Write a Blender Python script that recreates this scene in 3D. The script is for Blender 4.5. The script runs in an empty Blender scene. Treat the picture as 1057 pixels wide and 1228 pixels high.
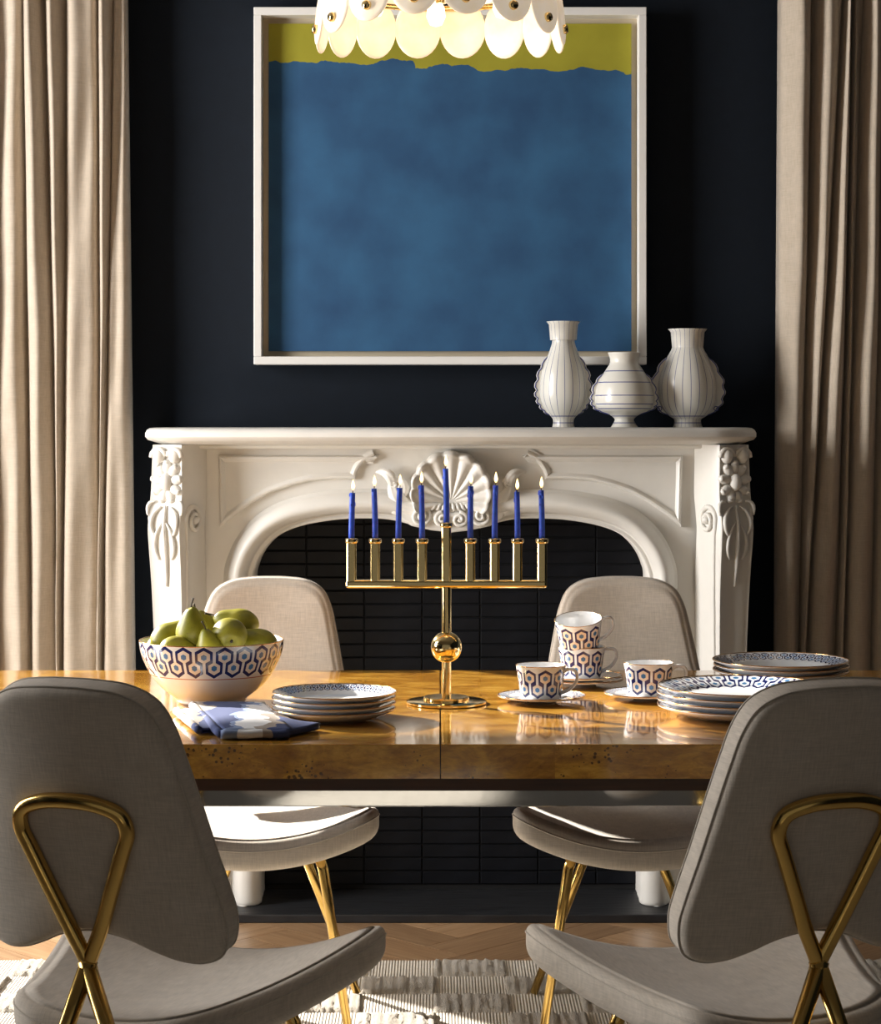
import bpy, bmesh, math, random
from mathutils import Vector, Matrix, Euler
from mathutils.geometry import tessellate_polygon
random.seed(7)
PI = math.pi
S = bpy.context.scene
COL = S.collection

# ------------------------------------------------------------------ camera
F = 2529.0            # focal length in pixels of the 1057 wide frame
H = 1.30              # camera height
cam_d = bpy.data.cameras.new('camera'); cam = bpy.data.objects.new('camera', cam_d); COL.objects.link(cam)
cam.location = (0, 0, H); cam.rotation_euler = (PI/2, 0, 0)
cam_d.sensor_fit = 'HORIZONTAL'; cam_d.sensor_width = 36.0
cam_d.lens = 36.0*F/1057.0; cam_d.shift_y = -109.0/1057.0
cam_d.clip_start = .05
S.camera = cam

# ------------------------------------------------------------------ world, sun, daylight in the window, exposure
w = bpy.data.worlds.new('world'); S.world = w; w.use_nodes = True
w.node_tree.nodes['Background'].inputs[0].default_value = (1.0, .95, .88, 1)
w.node_tree.nodes['Background'].inputs[1].default_value = .13
sd = bpy.data.lights.new('sun', 'SUN'); sun = bpy.data.objects.new('sun', sd); COL.objects.link(sun)
sd.energy = 15; sd.angle = math.radians(.9); sd.color = (1.0, .93, .83)
AZ, EL = math.radians(48), math.radians(25)     # light travels to the right and towards the camera
sdir = Vector((math.sin(AZ)*math.cos(EL), -math.cos(AZ)*math.cos(EL), -math.sin(EL)))
sun.rotation_euler = sdir.to_track_quat('-Z', 'Y').to_euler(); sun.location = (-4, 9, 4)
ad = bpy.data.lights.new('daylight_in_side_window', 'AREA'); al = bpy.data.objects.new('daylight_in_side_window', ad); COL.objects.link(al)
ad.shape = 'RECTANGLE'; ad.size = 1.5; ad.size_y = 2.2; ad.energy = 120; ad.color = (1.0, .985, .97); ad.spread = math.radians(128)
al.location = (-3.42, 4.25, 1.7); al.rotation_euler = (PI/2, 0, -PI/2+math.radians(21))
vs = S.view_settings
vs.view_transform = 'Standard'; vs.look = 'None'; vs.gamma = 1.0; vs.exposure = .33
vs.use_curve_mapping = False

# ------------------------------------------------------------------ helpers
def PX(px, py, D):
    "pixel of the photograph at distance D -> (x, z)"
    return ((px-528.5)*D/F, H-(py-505.0)*D/F)

def tag(o, label=None, cat=None, group=None, kind=None):
    if label: o['label'] = label
    if cat: o['category'] = cat
    if group: o['group'] = group
    if kind: o['kind'] = kind
    return o

def thing(name, loc=(0,0,0), rotz=0, label=None, cat=None, group=None):
    o = bpy.data.objects.new(name, None); COL.objects.link(o)
    o.empty_display_size = .05
    o.location = loc; o.rotation_euler = (0, 0, rotz)
    return tag(o, label, cat, group)

def link(name, me, mat=None, parent=None, loc=(0,0,0), rot=(0,0,0), smooth=True):
    o = bpy.data.objects.new(name, me); COL.objects.link(o)
    if mat is not None and not me.materials: me.materials.append(mat.m)
    if parent is not None: o.parent = parent
    o.location = loc; o.rotation_euler = rot
    return o

def mesh(name, verts, faces, smooth=True, uvs=None, recalc=True):
    me = bpy.data.meshes.new(name)
    me.from_pydata([tuple(v) for v in verts], [], faces)
    if uvs is not None:
        ul = me.uv_layers.new(name='UVMap')
        for l in me.loops: ul.data[l.index].uv = uvs[l.vertex_index]
    if recalc:
        bm = bmesh.new(); bm.from_mesh(me)
        bmesh.ops.recalc_face_normals(bm, faces=bm.faces); bm.to_mesh(me); bm.free()
    if smooth:
        me.polygons.foreach_set('use_smooth', [True]*len(me.polygons))
    me.update()
    return me

class MB:
    "collects shapes into one mesh"
    def __init__(s): s.v = []; s.f = []; s.uv = []
    def add(s, v, f, uv=None):
        n = len(s.v); s.v += [tuple(a) for a in v]; s.f += [tuple(i+n for i in a) for a in f]
        s.uv += (uv if uv else [(0, 0)]*len(v)); return s
    def box(s, a, b):
        (x0,y0,z0), (x1,y1,z1) = a, b
        v = [(x0,y0,z0),(x1,y0,z0),(x1,y1,z0),(x0,y1,z0),(x0,y0,z1),(x1,y0,z1),(x1,y1,z1),(x0,y1,z1)]
        return s.add(v, [(0,3,2,1),(4,5,6,7),(0,1,5,4),(1,2,6,5),(2,3,7,6),(3,0,4,7)])
    def tube(s, pts, r, seg=10, closed=False, cap=True):
        pts = [Vector(p) for p in pts]; n = len(pts)
        rr = r if isinstance(r, (list, tuple)) else [r]*n
        v = []; f = []
        up = None
        for i, p in enumerate(pts):
            a = pts[(i-1) % n] if (closed or i > 0) else p
            b = pts[(i+1) % n] if (closed or i < n-1) else p
            t = (b-a).normalized()
            if up is None:
                up = Vector((0,0,1)) if abs(t.z) < .9 else Vector((1,0,0))
            u = (up - t*up.dot(t)).normalized(); up = u; wv = t.cross(u)
            for k in range(seg):
                an = 2*PI*k/seg
                v.append(p + (u*math.cos(an)+wv*math.sin(an))*rr[i])
        m = n if closed else n-1
        for i in range(m):
            for k in range(seg):
                a = i*seg+k; b = i*seg+(k+1) % seg; c = ((i+1) % n)*seg+(k+1) % seg; d = ((i+1) % n)*seg+k
                f.append((a,b,c,d))
        if cap and not closed:
            f.append(tuple(range(seg))[::-1]); f.append(tuple((n-1)*seg+k for k in range(seg)))
        return s.add(v, f)
    def lathe(s, prof, seg=48, origin=(0,0,0), cap0=False, cap1=False, mod=None):
        ox, oy, oz = origin; v = []; uv = []; f = []
        L = [0.0]
        for i in range(1, len(prof)): L.append(L[-1]+math.dist(prof[i], prof[i-1]))
        for i, (r, z) in enumerate(prof):
            for k in range(seg+1):
                an = 2*PI*k/seg
                q = mod(an, r, z) if mod else (r, z)
                v.append((ox+q[0]*math.cos(an), oy+q[0]*math.sin(an), oz+q[1])); uv.append((k/seg, z if not mod else z))
        n = seg+1
        for i in range(len(prof)-1):
            for k in range(seg):
                f.append((i*n+k, i*n+k+1, (i+1)*n+k+1, (i+1)*n+k))
        if cap0: f.append(tuple(range(seg))[::-1])
        if cap1: f.append(tuple((len(prof)-1)*n+k for k in range(seg)))
        return s.add(v, f, uv)
    def ball(s, c, r, seg=16, rings=10, sc=(1,1,1), M=None):
        v = []; f = []
        for i in range(rings+1):
            th = PI*i/rings
            for k in range(seg):
                an = 2*PI*k/seg
                p = Vector((math.sin(th)*math.cos(an)*r*sc[0], math.sin(th)*math.sin(an)*r*sc[1], math.cos(th)*r*sc[2]))
                if M: p = M @ p
                v.append(p+Vector(c))
        for i in range(rings):
            for k in range(seg):
                f.append((i*seg+k, (i+1)*seg+k, (i+1)*seg+(k+1) % seg, i*seg+(k+1) % seg))
        return s.add(v, f)
    def prism(s, poly, fn, d0, d1):
        "polygon (u,v) extruded from depth d0 to d1; fn(u,v,d)->xyz"
        n = len(poly)
        v = [fn(a, b, d0) for a, b in poly]+[fn(a, b, d1) for a, b in poly]
        tri = tessellate_polygon([[Vector((a, b, 0)) for a, b in poly]])
        f = [tuple(t) for t in tri]+[tuple(i+n for i in t)[::-1] for t in tri]
        f += [(i, (i+1) % n, n+(i+1) % n, n+i) for i in range(n)]
        return s.add(v, f)
    def build(s, name, mat, parent=None, loc=(0,0,0), rot=(0,0,0), smooth=True, bevel=0, weld=False, angle=None, seg=2):
        me = mesh(name, s.v, s.f, smooth, s.uv)
        if weld:
            bm = bmesh.new(); bm.from_mesh(me); bmesh.ops.remove_doubles(bm, verts=bm.verts, dist=1e-5)
            bmesh.ops.recalc_face_normals(bm, faces=bm.faces); bm.to_mesh(me); bm.free()
        o = link(name, me, mat, parent, loc, rot)
        if bevel:
            b = o.modifiers.new('bevel', 'BEVEL'); b.width = bevel; b.segments = seg; b.limit_method = 'ANGLE'; b.angle_limit = .6
        if angle: me.set_sharp_from_angle(angle=angle)
        return o

def bez(p0, p1, p2, p3, n=12):
    out = []
    for i in range(n+1):
        t = i/n; a = (1-t)**3; b = 3*t*(1-t)**2; c = 3*t*t*(1-t); d = t**3
        out.append(tuple(a*p0[k]+b*p1[k]+c*p2[k]+d*p3[k] for k in range(len(p0))))
    return out

def crom(pts, n=6, closed=False):
    "catmull-rom through points"
    pts = [Vector(p) for p in pts]; N = len(pts); out = []
    rng = N if closed else N-1
    for i in range(rng):
        if closed: a, b, c, d = pts[(i-1) % N], pts[i], pts[(i+1) % N], pts[(i+2) % N]
        else: a, b, c, d = pts[max(i-1, 0)], pts[i], pts[i+1], pts[min(i+2, N-1)]
        for k in range(n):
            t = k/n
            out.append(.5*((2*b)+(c-a)*t+(2*a-5*b+4*c-d)*t*t+(3*b-a-3*c+d)*t**3))
    if not closed: out.append(pts[-1])
    return out

def copy_tree(o, parent=None):
    c = o.copy(); COL.objects.link(c); c.parent = parent
    for ch in list(o.children): copy_tree(ch, c)
    return c

# ------------------------------------------------------------------ node helpers
class E:
    "maths on shader sockets"
    def __init__(s, nt, sock): s.nt = nt; s.s = sock
    def _m(s, op, *args):
        n = s.nt.nodes.new('ShaderNodeMath'); n.operation = op
        for i, a in enumerate((s,)+args):
            if isinstance(a, E): s.nt.links.new(a.s, n.inputs[i])
            else: n.inputs[i].default_value = a
        return E(s.nt, n.outputs[0])
    def __add__(s, o): return s._m('ADD', o)
    def __sub__(s, o): return s._m('SUBTRACT', o)
    def __mul__(s, o): return s._m('MULTIPLY', o)
    def __truediv__(s, o): return s._m('DIVIDE', o)
    def abs(s): return s._m('ABSOLUTE')
    def fract(s): return s._m('FRACT')
    def floor(s): return s._m('FLOOR')
    def max(s, o): return s._m('MAXIMUM', o)
    def min(s, o): return s._m('MINIMUM', o)
    def lt(s, o): return s._m('LESS_THAN', o)
    def gt(s, o): return s._m('GREATER_THAN', o)
    def sin(s): return s._m('SINE')

class Mat:
    def __init__(s, name, color=(.8,.8,.8), rough=.5, metal=0, **kw):
        s.m = bpy.data.materials.new(name); s.m.use_nodes = True
        s.nt = s.m.node_tree; s.p = s.nt.nodes['Principled BSDF']
        s.p.inputs['Base Color'].default_value = (*color, 1)
        s.p.inputs['Roughness'].default_value = rough; s.p.inputs['Metallic'].default_value = metal
        for k, v in kw.items(): s.p.inputs[k.replace('_', ' ')].default_value = v
    def node(s, t, **kw):
        n = s.nt.nodes.new(t)
        for k, v in kw.items():
            if k in [i.name for i in n.inputs]: n.inputs[k].default_value = v
            else: setattr(n, k, v)
        return n
    def link(s, a, b): s.nt.links.new(a.s if isinstance(a, E) else a, b)
    def coord(s, kind='Object', scale=(1,1,1), rot=(0,0,0), loc=(0,0,0)):
        t = s.node('ShaderNodeTexCoord'); m = s.node('ShaderNodeMapping')
        m.inputs['Scale'].default_value = scale; m.inputs['Rotation'].default_value = rot; m.inputs['Location'].default_value = loc
        s.link(t.outputs[kind], m.inputs['Vector']); return m.outputs[0]
    def noise(s, vec, scale=5, detail=4, rough=.5, dist=0):
        n = s.node('ShaderNodeTexNoise'); n.inputs['Scale'].default_value = scale; n.inputs['Detail'].default_value = detail
        n.inputs['Roughness'].default_value = rough; n.inputs['Distortion'].default_value = dist
        s.link(vec, n.inputs['Vector']); return E(s.nt, n.outputs['Fac'])
    def ramp(s, fac, stops):
        r = s.node('ShaderNodeValToRGB'); el = r.color_ramp.elements
        while len(el) < len(stops): el.new(.5)
        for e, (p, c) in zip(el, stops): e.position = p; e.color = (*c, 1)
        s.link(fac, r.inputs[0]); return r.outputs[0]
    def mix(s, fac, a, b, blend='MIX'):
        n = s.node('ShaderNodeMix'); n.data_type = 'RGBA'; n.blend_type = blend
        if isinstance(fac, (int, float)): n.inputs[0].default_value = fac
        else: s.link(fac, n.inputs[0])
        for v, i in ((a, 6), (b, 7)):
            if isinstance(v, tuple): n.inputs[i].default_value = (*v, 1)
            else: s.link(v, n.inputs[i])
        return n.outputs[2]
    def color(s, sock): s.link(sock, s.p.inputs['Base Color']); return s
    def bump(s, h, strength=.3, dist=.002):
        b = s.node('ShaderNodeBump'); b.inputs['Strength'].default_value = strength; b.inputs['Distance'].default_value = dist
        s.link(h, b.inputs['Height']); s.link(b.outputs[0], s.p.inputs['Normal']); return s
    def sep(s, vec):
        n = s.node('ShaderNodeSeparateXYZ'); s.link(vec, n.inputs[0]); return [E(s.nt, o) for o in n.outputs]

# ------------------------------------------------------------------ materials
def plain(name, c, rough=.5, metal=0, nscale=0, var=.06, **kw):
    m = Mat(name, c, rough, metal, **kw)
    if nscale:
        n = m.noise(m.coord(), nscale, 4)
        m.color(m.ramp(n, [(.25, tuple(max(0, x*(1-var)) for x in c)), (.75, tuple(min(1, x*(1+var)) for x in c))]))
    return m
def linen(name, c, fine=900, mottle=.12):
    m = Mat(name, c, .95, 0, Sheen_Weight=.25, Sheen_Roughness=.5)
    v = m.coord('Object')
    a = m.noise(m.coord('Object', (fine, fine*.08, fine*.08)), 1, 3); b = m.noise(m.coord('Object', (fine*.06, fine*.06, fine)), 1, 3)
    big = m.noise(v, 22, 4)
    h = (a+b)*.5
    col = m.ramp(h, [(.3, tuple(x*(1-mottle) for x in c)), (.7, tuple(min(1, x*(1+mottle)) for x in c))])
    col2 = m.ramp(big, [(.3, (.93,.92,.90)), (.7, (1,1,1))])
    m.color(m.mix(1.0, col, col2, 'MULTIPLY')); m.bump(h, .35, .0012)
    return m
M = {}
M['navy'] = plain('navy_wall_paint', (.0042, .0072, .0125), .8, 0, 30, .1, Specular_IOR_Level=.2)
M['ceil'] = plain('ceiling_paint', (.30, .30, .30), .9, 0, 5)
M['white'] = plain('mantel_white_paint', (.74, .715, .665), .38, 0, 14, .03)
M['frame'] = plain('white_lacquer', (.78, .76, .72), .4, 0, 10, .02)
M['tile'] = plain('black_glazed_tile', (.0065, .0072, .0095), .42, 0, 18, .35, Specular_IOR_Level=.14)
M['grout'] = plain('black_grout', (.002, .002, .0025), .9, 0, 40, .2)
m = Mat('black_slate', (.02, .021, .024), .5); n = m.noise(m.coord('Object', (3, 18, 8)), 4, 6)
m.color(m.ramp(n, [(.3, (.006,.0065,.008)), (.75, (.022,.023,.026))])); m.bump(n, .5, .004); M['slate'] = m
M['linen'] = linen('oatmeal_linen', (.60, .53, .45), 560, .17)
M['piping'] = linen('linen_piping', (.56, .50, .43))
m = linen('flax_curtain_linen', (.48, .405, .32), 520, .13); M['curtain'] = m
def brass(name, c, rough):
    m = Mat(name, c, rough, 1.0); n = m.noise(m.coord(), 60, 3)
    r = m.ramp(n, [(.3, (rough*.8,)*3), (.7, (rough*1.25,)*3)]); m.link(r, m.p.inputs['Roughness']); return m
M['brass'] = brass('polished_brass', (.90, .69, .32), .12)
M['chairbrass'] = brass('warm_brass_tube', (.74, .49, .15), .2)
M['chrome'] = brass('polished_steel', (.66, .68, .70), .06)
def burl(name, seedx=0, dark=1.0, thr=.53):
    m = Mat(name, (.5,.25,.05), .11, 0, Coat_Weight=.6, Coat_Roughness=.04)
    oi = m.node('ShaderNodeObjectInfo'); rnd = E(m.nt, oi.outputs['Random'])
    t = m.node('ShaderNodeTexCoord'); cmb = m.node('ShaderNodeCombineXYZ')
    m.link(rnd*7.0, cmb.inputs[0]); m.link(rnd*3.0+seedx, cmb.inputs[1])
    va = m.node('ShaderNodeVectorMath', operation='ADD'); m.link(t.outputs['Object'], va.inputs[0]); m.link(cmb.outputs[0], va.inputs[1])
    base = va.outputs[0]
    def scaled(sc):
        mp = m.node('ShaderNodeMapping'); mp.inputs['Scale'].default_value = sc; m.link(base, mp.inputs[0]); return mp.outputs[0]
    swirl = m.noise(scaled((3.0, 5, 5)), 2.2, 8, .62, 1.4)
    fine = m.noise(scaled((9, 26, 26)), 3, 6, .7, 1.0)
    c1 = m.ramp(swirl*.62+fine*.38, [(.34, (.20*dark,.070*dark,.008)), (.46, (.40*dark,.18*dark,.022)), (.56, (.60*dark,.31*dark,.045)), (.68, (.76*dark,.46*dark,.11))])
    # burl eyes: small dark knots in loose clusters
    warp = m.noise(scaled((1, 1, 1)), 30, 3)
    vo = m.node('ShaderNodeTexVoronoi'); vo.inputs['Scale'].default_value = 125; m.link(scaled((1, 1, 1)), vo.inputs['Vector'])
    clus = m.noise(scaled((1, 1, 1)), 7, 2)
    rad = (clus-thr)*3.2
    eye = E(m.nt, vo.outputs['Distance']).lt(rad.min(.36))*warp.gt(.44)
    m.color(m.mix(eye*.82, c1, (.045,.016,.006)))
    m.bump(fine, .03, .0005)
    return m
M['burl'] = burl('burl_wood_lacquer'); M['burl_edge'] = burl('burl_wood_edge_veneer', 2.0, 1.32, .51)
m = Mat('dark_walnut', (.05,.022,.01), .35); n = m.noise(m.coord('Object', (2, 30, 30)), 3, 5); m.color(m.ramp(n, [(.3, (.035,.014,.007)), (.7, (.075,.032,.014))])); M['walnut'] = m
m = Mat('oak_plank', (.35,.2,.1), .33)
oi = m.node('ShaderNodeObjectInfo'); rnd = E(m.nt, oi.outputs['Random'])
n = m.noise(m.coord('Object', (1.5, 26, 26)), 3, 6, .6, .4)
c = m.ramp(n, [(.3, (.30,.175,.09)), (.55, (.43,.27,.15)), (.75, (.52,.35,.21))])
m.color(m.mix(1.0, c, m.ramp(rnd, [(0, (.72,.70,.68)), (1, (1.12,1.1,1.06))]), 'MULTIPLY')); m.bump(n, .08, .001); M['oak'] = m
# rug
m = Mat('rug_flat_weave', (.6,.55,.47), .95); vx = m.coord('Object')
X, Y, Z = m.sep(vx); rib = (X*900.0).sin(); nn = m.noise(vx, 60, 4)
m.color(m.ramp(nn*.5+rib*.2+.25, [(.2, (.46,.41,.34)), (.75, (.68,.63,.55))])); m.bump(rib+nn*.4, .5, .0018); M['rugflat'] = m
m = Mat('rug_cut_pile', (.55,.5,.42), 1.0, 0, Sheen_Weight=.3); vx = m.coord('Object'); nn = m.noise(vx, 240, 5, .7); n2 = m.noise(m.coord('Object', (34, 4, 4)), 1, 4)
m.color(m.ramp(nn*.5+n2*.5, [(.3, (.32,.275,.215)), (.65, (.53,.475,.395))])); m.bump(nn, 1.0, .004); M['rugpile'] = m
M['porcelain'] = plain('white_porcelain', (.80, .81, .83), .09, 0, 6, .02, Coat_Weight=.4, Coat_Roughness=.03)
M['gilt'] = brass('gilt_rim', (.75, .46, .20), .18)
def hexware(name, count, v0, v1, r, ground=(.80,.81,.83), inner=(.80,.63,.50), band=None, aspect=1.0):
    """keyhole honeycomb print; UV.x = turn around the axis, UV.y = height (m); v0/v1 = heights of the two rows, r = hex radius in cell units"""
    m = Mat(name, ground, .09, 0, Coat_Weight=.4, Coat_Roughness=.03)
    t = m.node('ShaderNodeTexCoord'); U, V, _ = m.sep(t.outputs['UV'])
    def row(shift, vc, stem_down):
        uu = (U*float(count)+shift).fract()-.5
        vv = (V-vc)*aspect                       # aspect: metres -> cell units
        ax = uu.abs(); ay = vv.abs()
        d = (ay*.866+ax*.5).max(ax)              # pointy-top hexagon
        ring = d.lt(r)*d.gt(r*.66); core = d.lt(r*.30); ins = d.lt(r*.66)
        st = ax.lt(r*.16)*(vv.lt(0.0) if stem_down else vv.gt(0.0))*ay.lt(r*2.1)
        return ring, core, ins, st
    r1, c1, i1, s1 = row(0.0, v1, True); r2, c2, i2, s2 = row(.5, v0, False)
    navy = (r1.max(r2)-s1-s2*1.0).max(0.0)
    ins = i1.max(i2).max(s1*.0); core = c1.max(c2)
    col = m.mix(ins, ground, inner); col = m.mix(navy, col, (.012,.018,.105)); col = m.mix(core, col, (.055,.17,.36))
    if band: col = m.mix((V-band).abs().lt(.0008), col, (.42,.10,.05))
    m.color(col); return m
m = Mat('pear_skin', (.36,.32,.03), .42); n = m.noise(m.coord(), 30, 4); n2 = m.noise(m.coord(), 260, 2)
c = m.ramp(n, [(.3, (.20,.195,.012)), (.7, (.34,.30,.025))]); m.color(m.mix(n2.gt(.66)*.5, c, (.16,.11,.02))); M['pear'] = m
M['stem'] = plain('dark_stem', (.035,.022,.012), .7, 0, 80, .3)
m = Mat('blue_wax', (.012,.05,.60), .42, 0, Subsurface_Weight=.12); n = m.noise(m.coord(), 90, 3); m.color(m.ramp(n, [(.3, (.035,.11,.80)), (.7, (.06,.18,1.0))])); M['wax'] = m
M['wick'] = plain('burnt_wick', (.01,.008,.007), .9, 0, 200, .3)
m = Mat('flame', (1,.6,.2), .5); X, Y, Z = m.sep(m.coord('Object'))
c = m.ramp(Z/.022, [(0, (1,.45,.10)), (.45, (1,.80,.45)), (1, (1,.62,.22))]); m.link(c, m.p.inputs['Emission Color']); m.p.inputs['Emission Strength'].default_value = 3.0; M['flame'] = m
m = Mat('alabaster_disc', (.85,.72,.52), .35, 0); n = m.noise(m.coord(), 22, 5)
c = m.ramp(n, [(.3, (.95,.76,.54)), (.7, (1,.87,.70))]); m.color(c); m.link(c, m.p.inputs['Emission Color']); m.p.inputs['Emission Strength'].default_value = .34; M['disc'] = m
m = Mat('lit_bulb', (1,.8,.5), .4); n = m.noise(m.coord(), 20, 2); m.link(m.ramp(n, [(0, (1,.80,.5)), (1, (1,.88,.62))]), m.p.inputs['Emission Color']); m.p.inputs['Emission Strength'].default_value = 2.0; M['bulb'] = m
# napkin print
m = Mat('printed_napkin_cotton', (.1,.15,.4), .9); vx = m.coord('Object', (1,1,1), (0,0,.55))
X, Y, Z = m.sep(vx); wv = m.noise(m.coord('Object', (1.0, 1.0, .2)), 16, 2)
bandv = (X*5.5+Y*3.2+wv*.9).fract()
m.color(m.ramp(bandv, [(0, (.045,.065,.17)), (.40, (.045,.065,.17)), (.405, (.22,.29,.47)), (.50, (.22,.29,.47)), (.505, (.80,.81,.84)), (.78, (.80,.81,.84)), (.785, (.36,.31,.27)), (.99, (.36,.31,.27))]))
for nd in m.nt.nodes:
    if nd.type == 'VALTORGB': nd.color_ramp.interpolation = 'CONSTANT'
wn = m.noise(m.coord('Object', (900,900,900)), 1, 2); m.bump(wn, .2, .0006); M['napkin'] = m
# wall picture: soft-edged blue field on a yellow-green ground
m = Mat('painted_canvas', (.5,.5,.1), .8); X, Y, Z = m.sep(m.coord('Object')); nn = m.noise(m.coord(), 7, 6)
ez = Z+(nn-.5)*.10+X*.04
ins = ez.lt(.335)
gr = m.ramp(nn, [(.3, (.26,.235,.010)), (.7, (.34,.31,.02))]); bl = m.ramp(nn, [(.3, (.010,.055,.14)), (.7, (.022,.10,.215))])
m.color(m.mix(ins, gr, bl)); m.bump(nn, .3, .002); M['canvas'] = m
M['matboard'] = plain('cream_mat', (.55,.47,.34), .8, 0, 40, .03)
# vase glaze: blue hairlines on off-white
def vase_glaze(name, count, horiz=None):
    m = Mat(name, (.66,.64,.58), .28, 0); t = m.node('ShaderNodeTexCoord'); U, V, _ = m.sep(t.outputs['UV'])
    ln = ((U*float(count)).fract()-.5).abs().lt(.035)
    if horiz: ln = ln*0.0
    for h in (horiz or []) + [.012, .030]: ln = ln.max((V-h).abs().lt(.0011))
    m.color(m.mix(ln, (.66,.64,.58), (.035,.05,.22))); return m
M['sun_block'] = plain('sun_block_white', (.8,.8,.8), .6, 0, 5, .02)  # opaque white of the added panel that stops the sun
M['fin'] = plain('vase_fin_glaze', (.66,.64,.58), .28, 0, 30, .04); M['blueline'] = plain('cobalt_line', (.035,.05,.22), .3, 0, 40, .1)

# ------------------------------------------------------------------ the room
WALL = 5.86
FLOOR = 0.0
XL, XR, YF, ZC = -3.4, 2.7, -1.2, 2.95
b = MB(); b.box((XL-.2, YF, -.2), (XR+.2, WALL+.2, -.016)); floor = b.build('floor', M['oak'], smooth=False); tag(floor, 'oak herringbone parquet floor', kind='structure')
W_, L_ = .125, .625
pm = MB().box((.0009, .0009, -.016), (L_-.0009, W_-.0009, 0)); pme = mesh('plank', pm.v, pm.f, False)
pme.materials.append(M['oak'].m)
R45 = Matrix.Rotation(PI/4, 3, 'Z')
for s in range(-6, 7):
    for i in range(-40, 60):
        for kind in (0, 1):
            if kind == 0: q = Vector((i*W_+s*L_, i*W_-s*L_, 0)); rz = PI/4; c = q+Vector((L_/2, W_/2, 0))
            else: q = Vector((i*W_+s*L_, i*W_-s*L_, 0)); rz = PI/4+PI/2; c = q+Vector((-W_/2, L_/2, 0))
            p = R45 @ q + Vector((.05, 4.6, 0)); pc = R45 @ c + Vector((.05, 4.6, 0))
            if -1.35 < pc.x < 1.35 and 4.35 < pc.y < 5.9:
                o = link('plank', pme, None, floor, (p.x, p.y, 0), (0, 0, rz)); o.modifiers.clear()
b = MB()
# back wall with a window opening on each side of the fireplace
wx0, wx1, wz0, wz1 = 1.02, 3.2, .12, 2.46
b.box((-wx0, WALL, 0), (wx0, WALL+.18, ZC))
for s in (-1, 1):
    a, c = sorted((s*wx0, s*wx1)); d, e = sorted((s*wx1, s*3.6))
    b.box((a, WALL, 0), (c, WALL+.18, wz0)); b.box((a, WALL, wz1), (c, WALL+.18, ZC)); b.box((d, WALL, 0), (e, WALL+.18, ZC))
tag(b.build('wall_back', M['navy'], smooth=False), 'dark navy painted wall behind the fireplace', kind='structure')
b = MB(); y0, y1 = 3.5, 5.1
c0, c1, cz0, cz1 = 2.35, 3.42, 1.80, 2.42       # added unseen opening: sun patch on the rug for rail reflections
b.box((XL-.18, YF, 0), (XL, c0, ZC)); b.box((XL-.18, c0, 0), (XL, c1, cz0)); b.box((XL-.18, c0, cz1), (XL, c1, ZC)); b.box((XL-.18, c1, 0), (XL, y0, ZC)); b.box((XL-.18, y1, 0), (XL, WALL, ZC)); b.box((XL-.18, y0, 0), (XL, y1, .45)); b.box((XL-.18, y0, 2.78), (XL, y1, ZC))
tag(b.build('wall_left', M['navy'], smooth=False), 'dark navy side wall with a tall window opening', kind='structure')
tag(MB().box((XR, YF, 0), (XR+.18, WALL, ZC)).build('wall_right', M['navy'], smooth=False), 'dark navy side wall facing the window', kind='structure')
tag(MB().box((XL-.2, YF, ZC), (XR+.2, WALL+.2, ZC+.1)).build('ceiling', M['ceil'], smooth=False), 'white ceiling', kind='structure')
def window(name, plane, a0, a1, z0, z1, at, label):
    b = MB(); t = .05
    def bx(u0, u1, v0, v1):
        if plane == 'y': b.box((u0, at, v0), (u1, at+.06, v1))
        else: b.box((at, u0, v0), (at+.06, u1, v1))
    bx(a0, a0+t, z0, z1); bx(a1-t, a1, z0, z1); bx(a0+t, a1-t, z0, z0+t); bx(a0+t, a1-t, z1-t, z1)
    tag(b.build(name, M['frame'], smooth=False), label, kind='structure')
window('window_1', 'y', -wx1, -wx0, wz0, wz1, WALL+.1, 'tall white window frame behind the curtain on the sunny side')
window('window_2', 'y', wx0, wx1, wz0, wz1, WALL+.1, 'tall white window frame behind the curtain on the shaded side')

window('window_3', 'x', y0, y1, .45, 2.78, XL-.17, 'tall side window closed by an added sun-blocking panel')
MB().box((XL-.16, y0+.05, .5), (XL-.15, y1-.05, 2.73)).build('pane', M['sun_block'], bpy.data.objects['window_3'], smooth=False)  # added out of view to keep direct sun out of this opening
window('added_sun_window', 'x', c0, c1, cz0, cz1, XL-.17, 'small high side window, added unseen to let sun onto the rug')  # added out of view so sun reaches the rug and shows in the rail

# hearth
b = MB().box((-.93, 5.46, .0), (.98, WALL-.002, .022)); o = b.build('hearth_slab', M['slate'], smooth=False, bevel=.003)
tag(o, 'low black slate hearth slab under the white fireplace', 'hearth')
# tiled fireback
TB = 5.75
fb = thing('fireback', (0, TB, .022), 0, 'black stack-bond tiled back of the fireplace opening', 'fireplace tiles')
MB().box((-.58, .006, 0), (.63, .1, 1.12)).build('backing', M['grout'], fb, smooth=False)
tw, th = .158, .0364
tm = MB().box((.0018, 0, .0016), (tw-.0018, .02, th-.0016)); tme = mesh('tile', tm.v, tm.f, False); tme.materials.append(M['tile'].m)
bmx = bmesh.new(); bmx.from_mesh(tme); bmesh.ops.bevel(bmx, geom=[e for e in bmx.edges if all(v.co.y < .001 for v in e.verts)], offset=.0014, segments=1, affect='EDGES'); bmx.to_mesh(tme); bmx.free()
x00 = (437-528.5)*TB/F - 2*tw
zj = H-(724.4-505)*TB/F - .022
r0 = -int(zj/th)
for r in range(r0, r0+29):
    z = zj+r*th
    if z < 0 or z > 1.06: continue
    for c in range(0, 7):
        xx = x00+c*tw
        if xx+tw > .63: continue
        link('tile', tme, None, fb, (xx, random.uniform(-.0008, .0008), z), (random.uniform(-.004, .004), 0, random.uniform(-.003, .003)))

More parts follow.
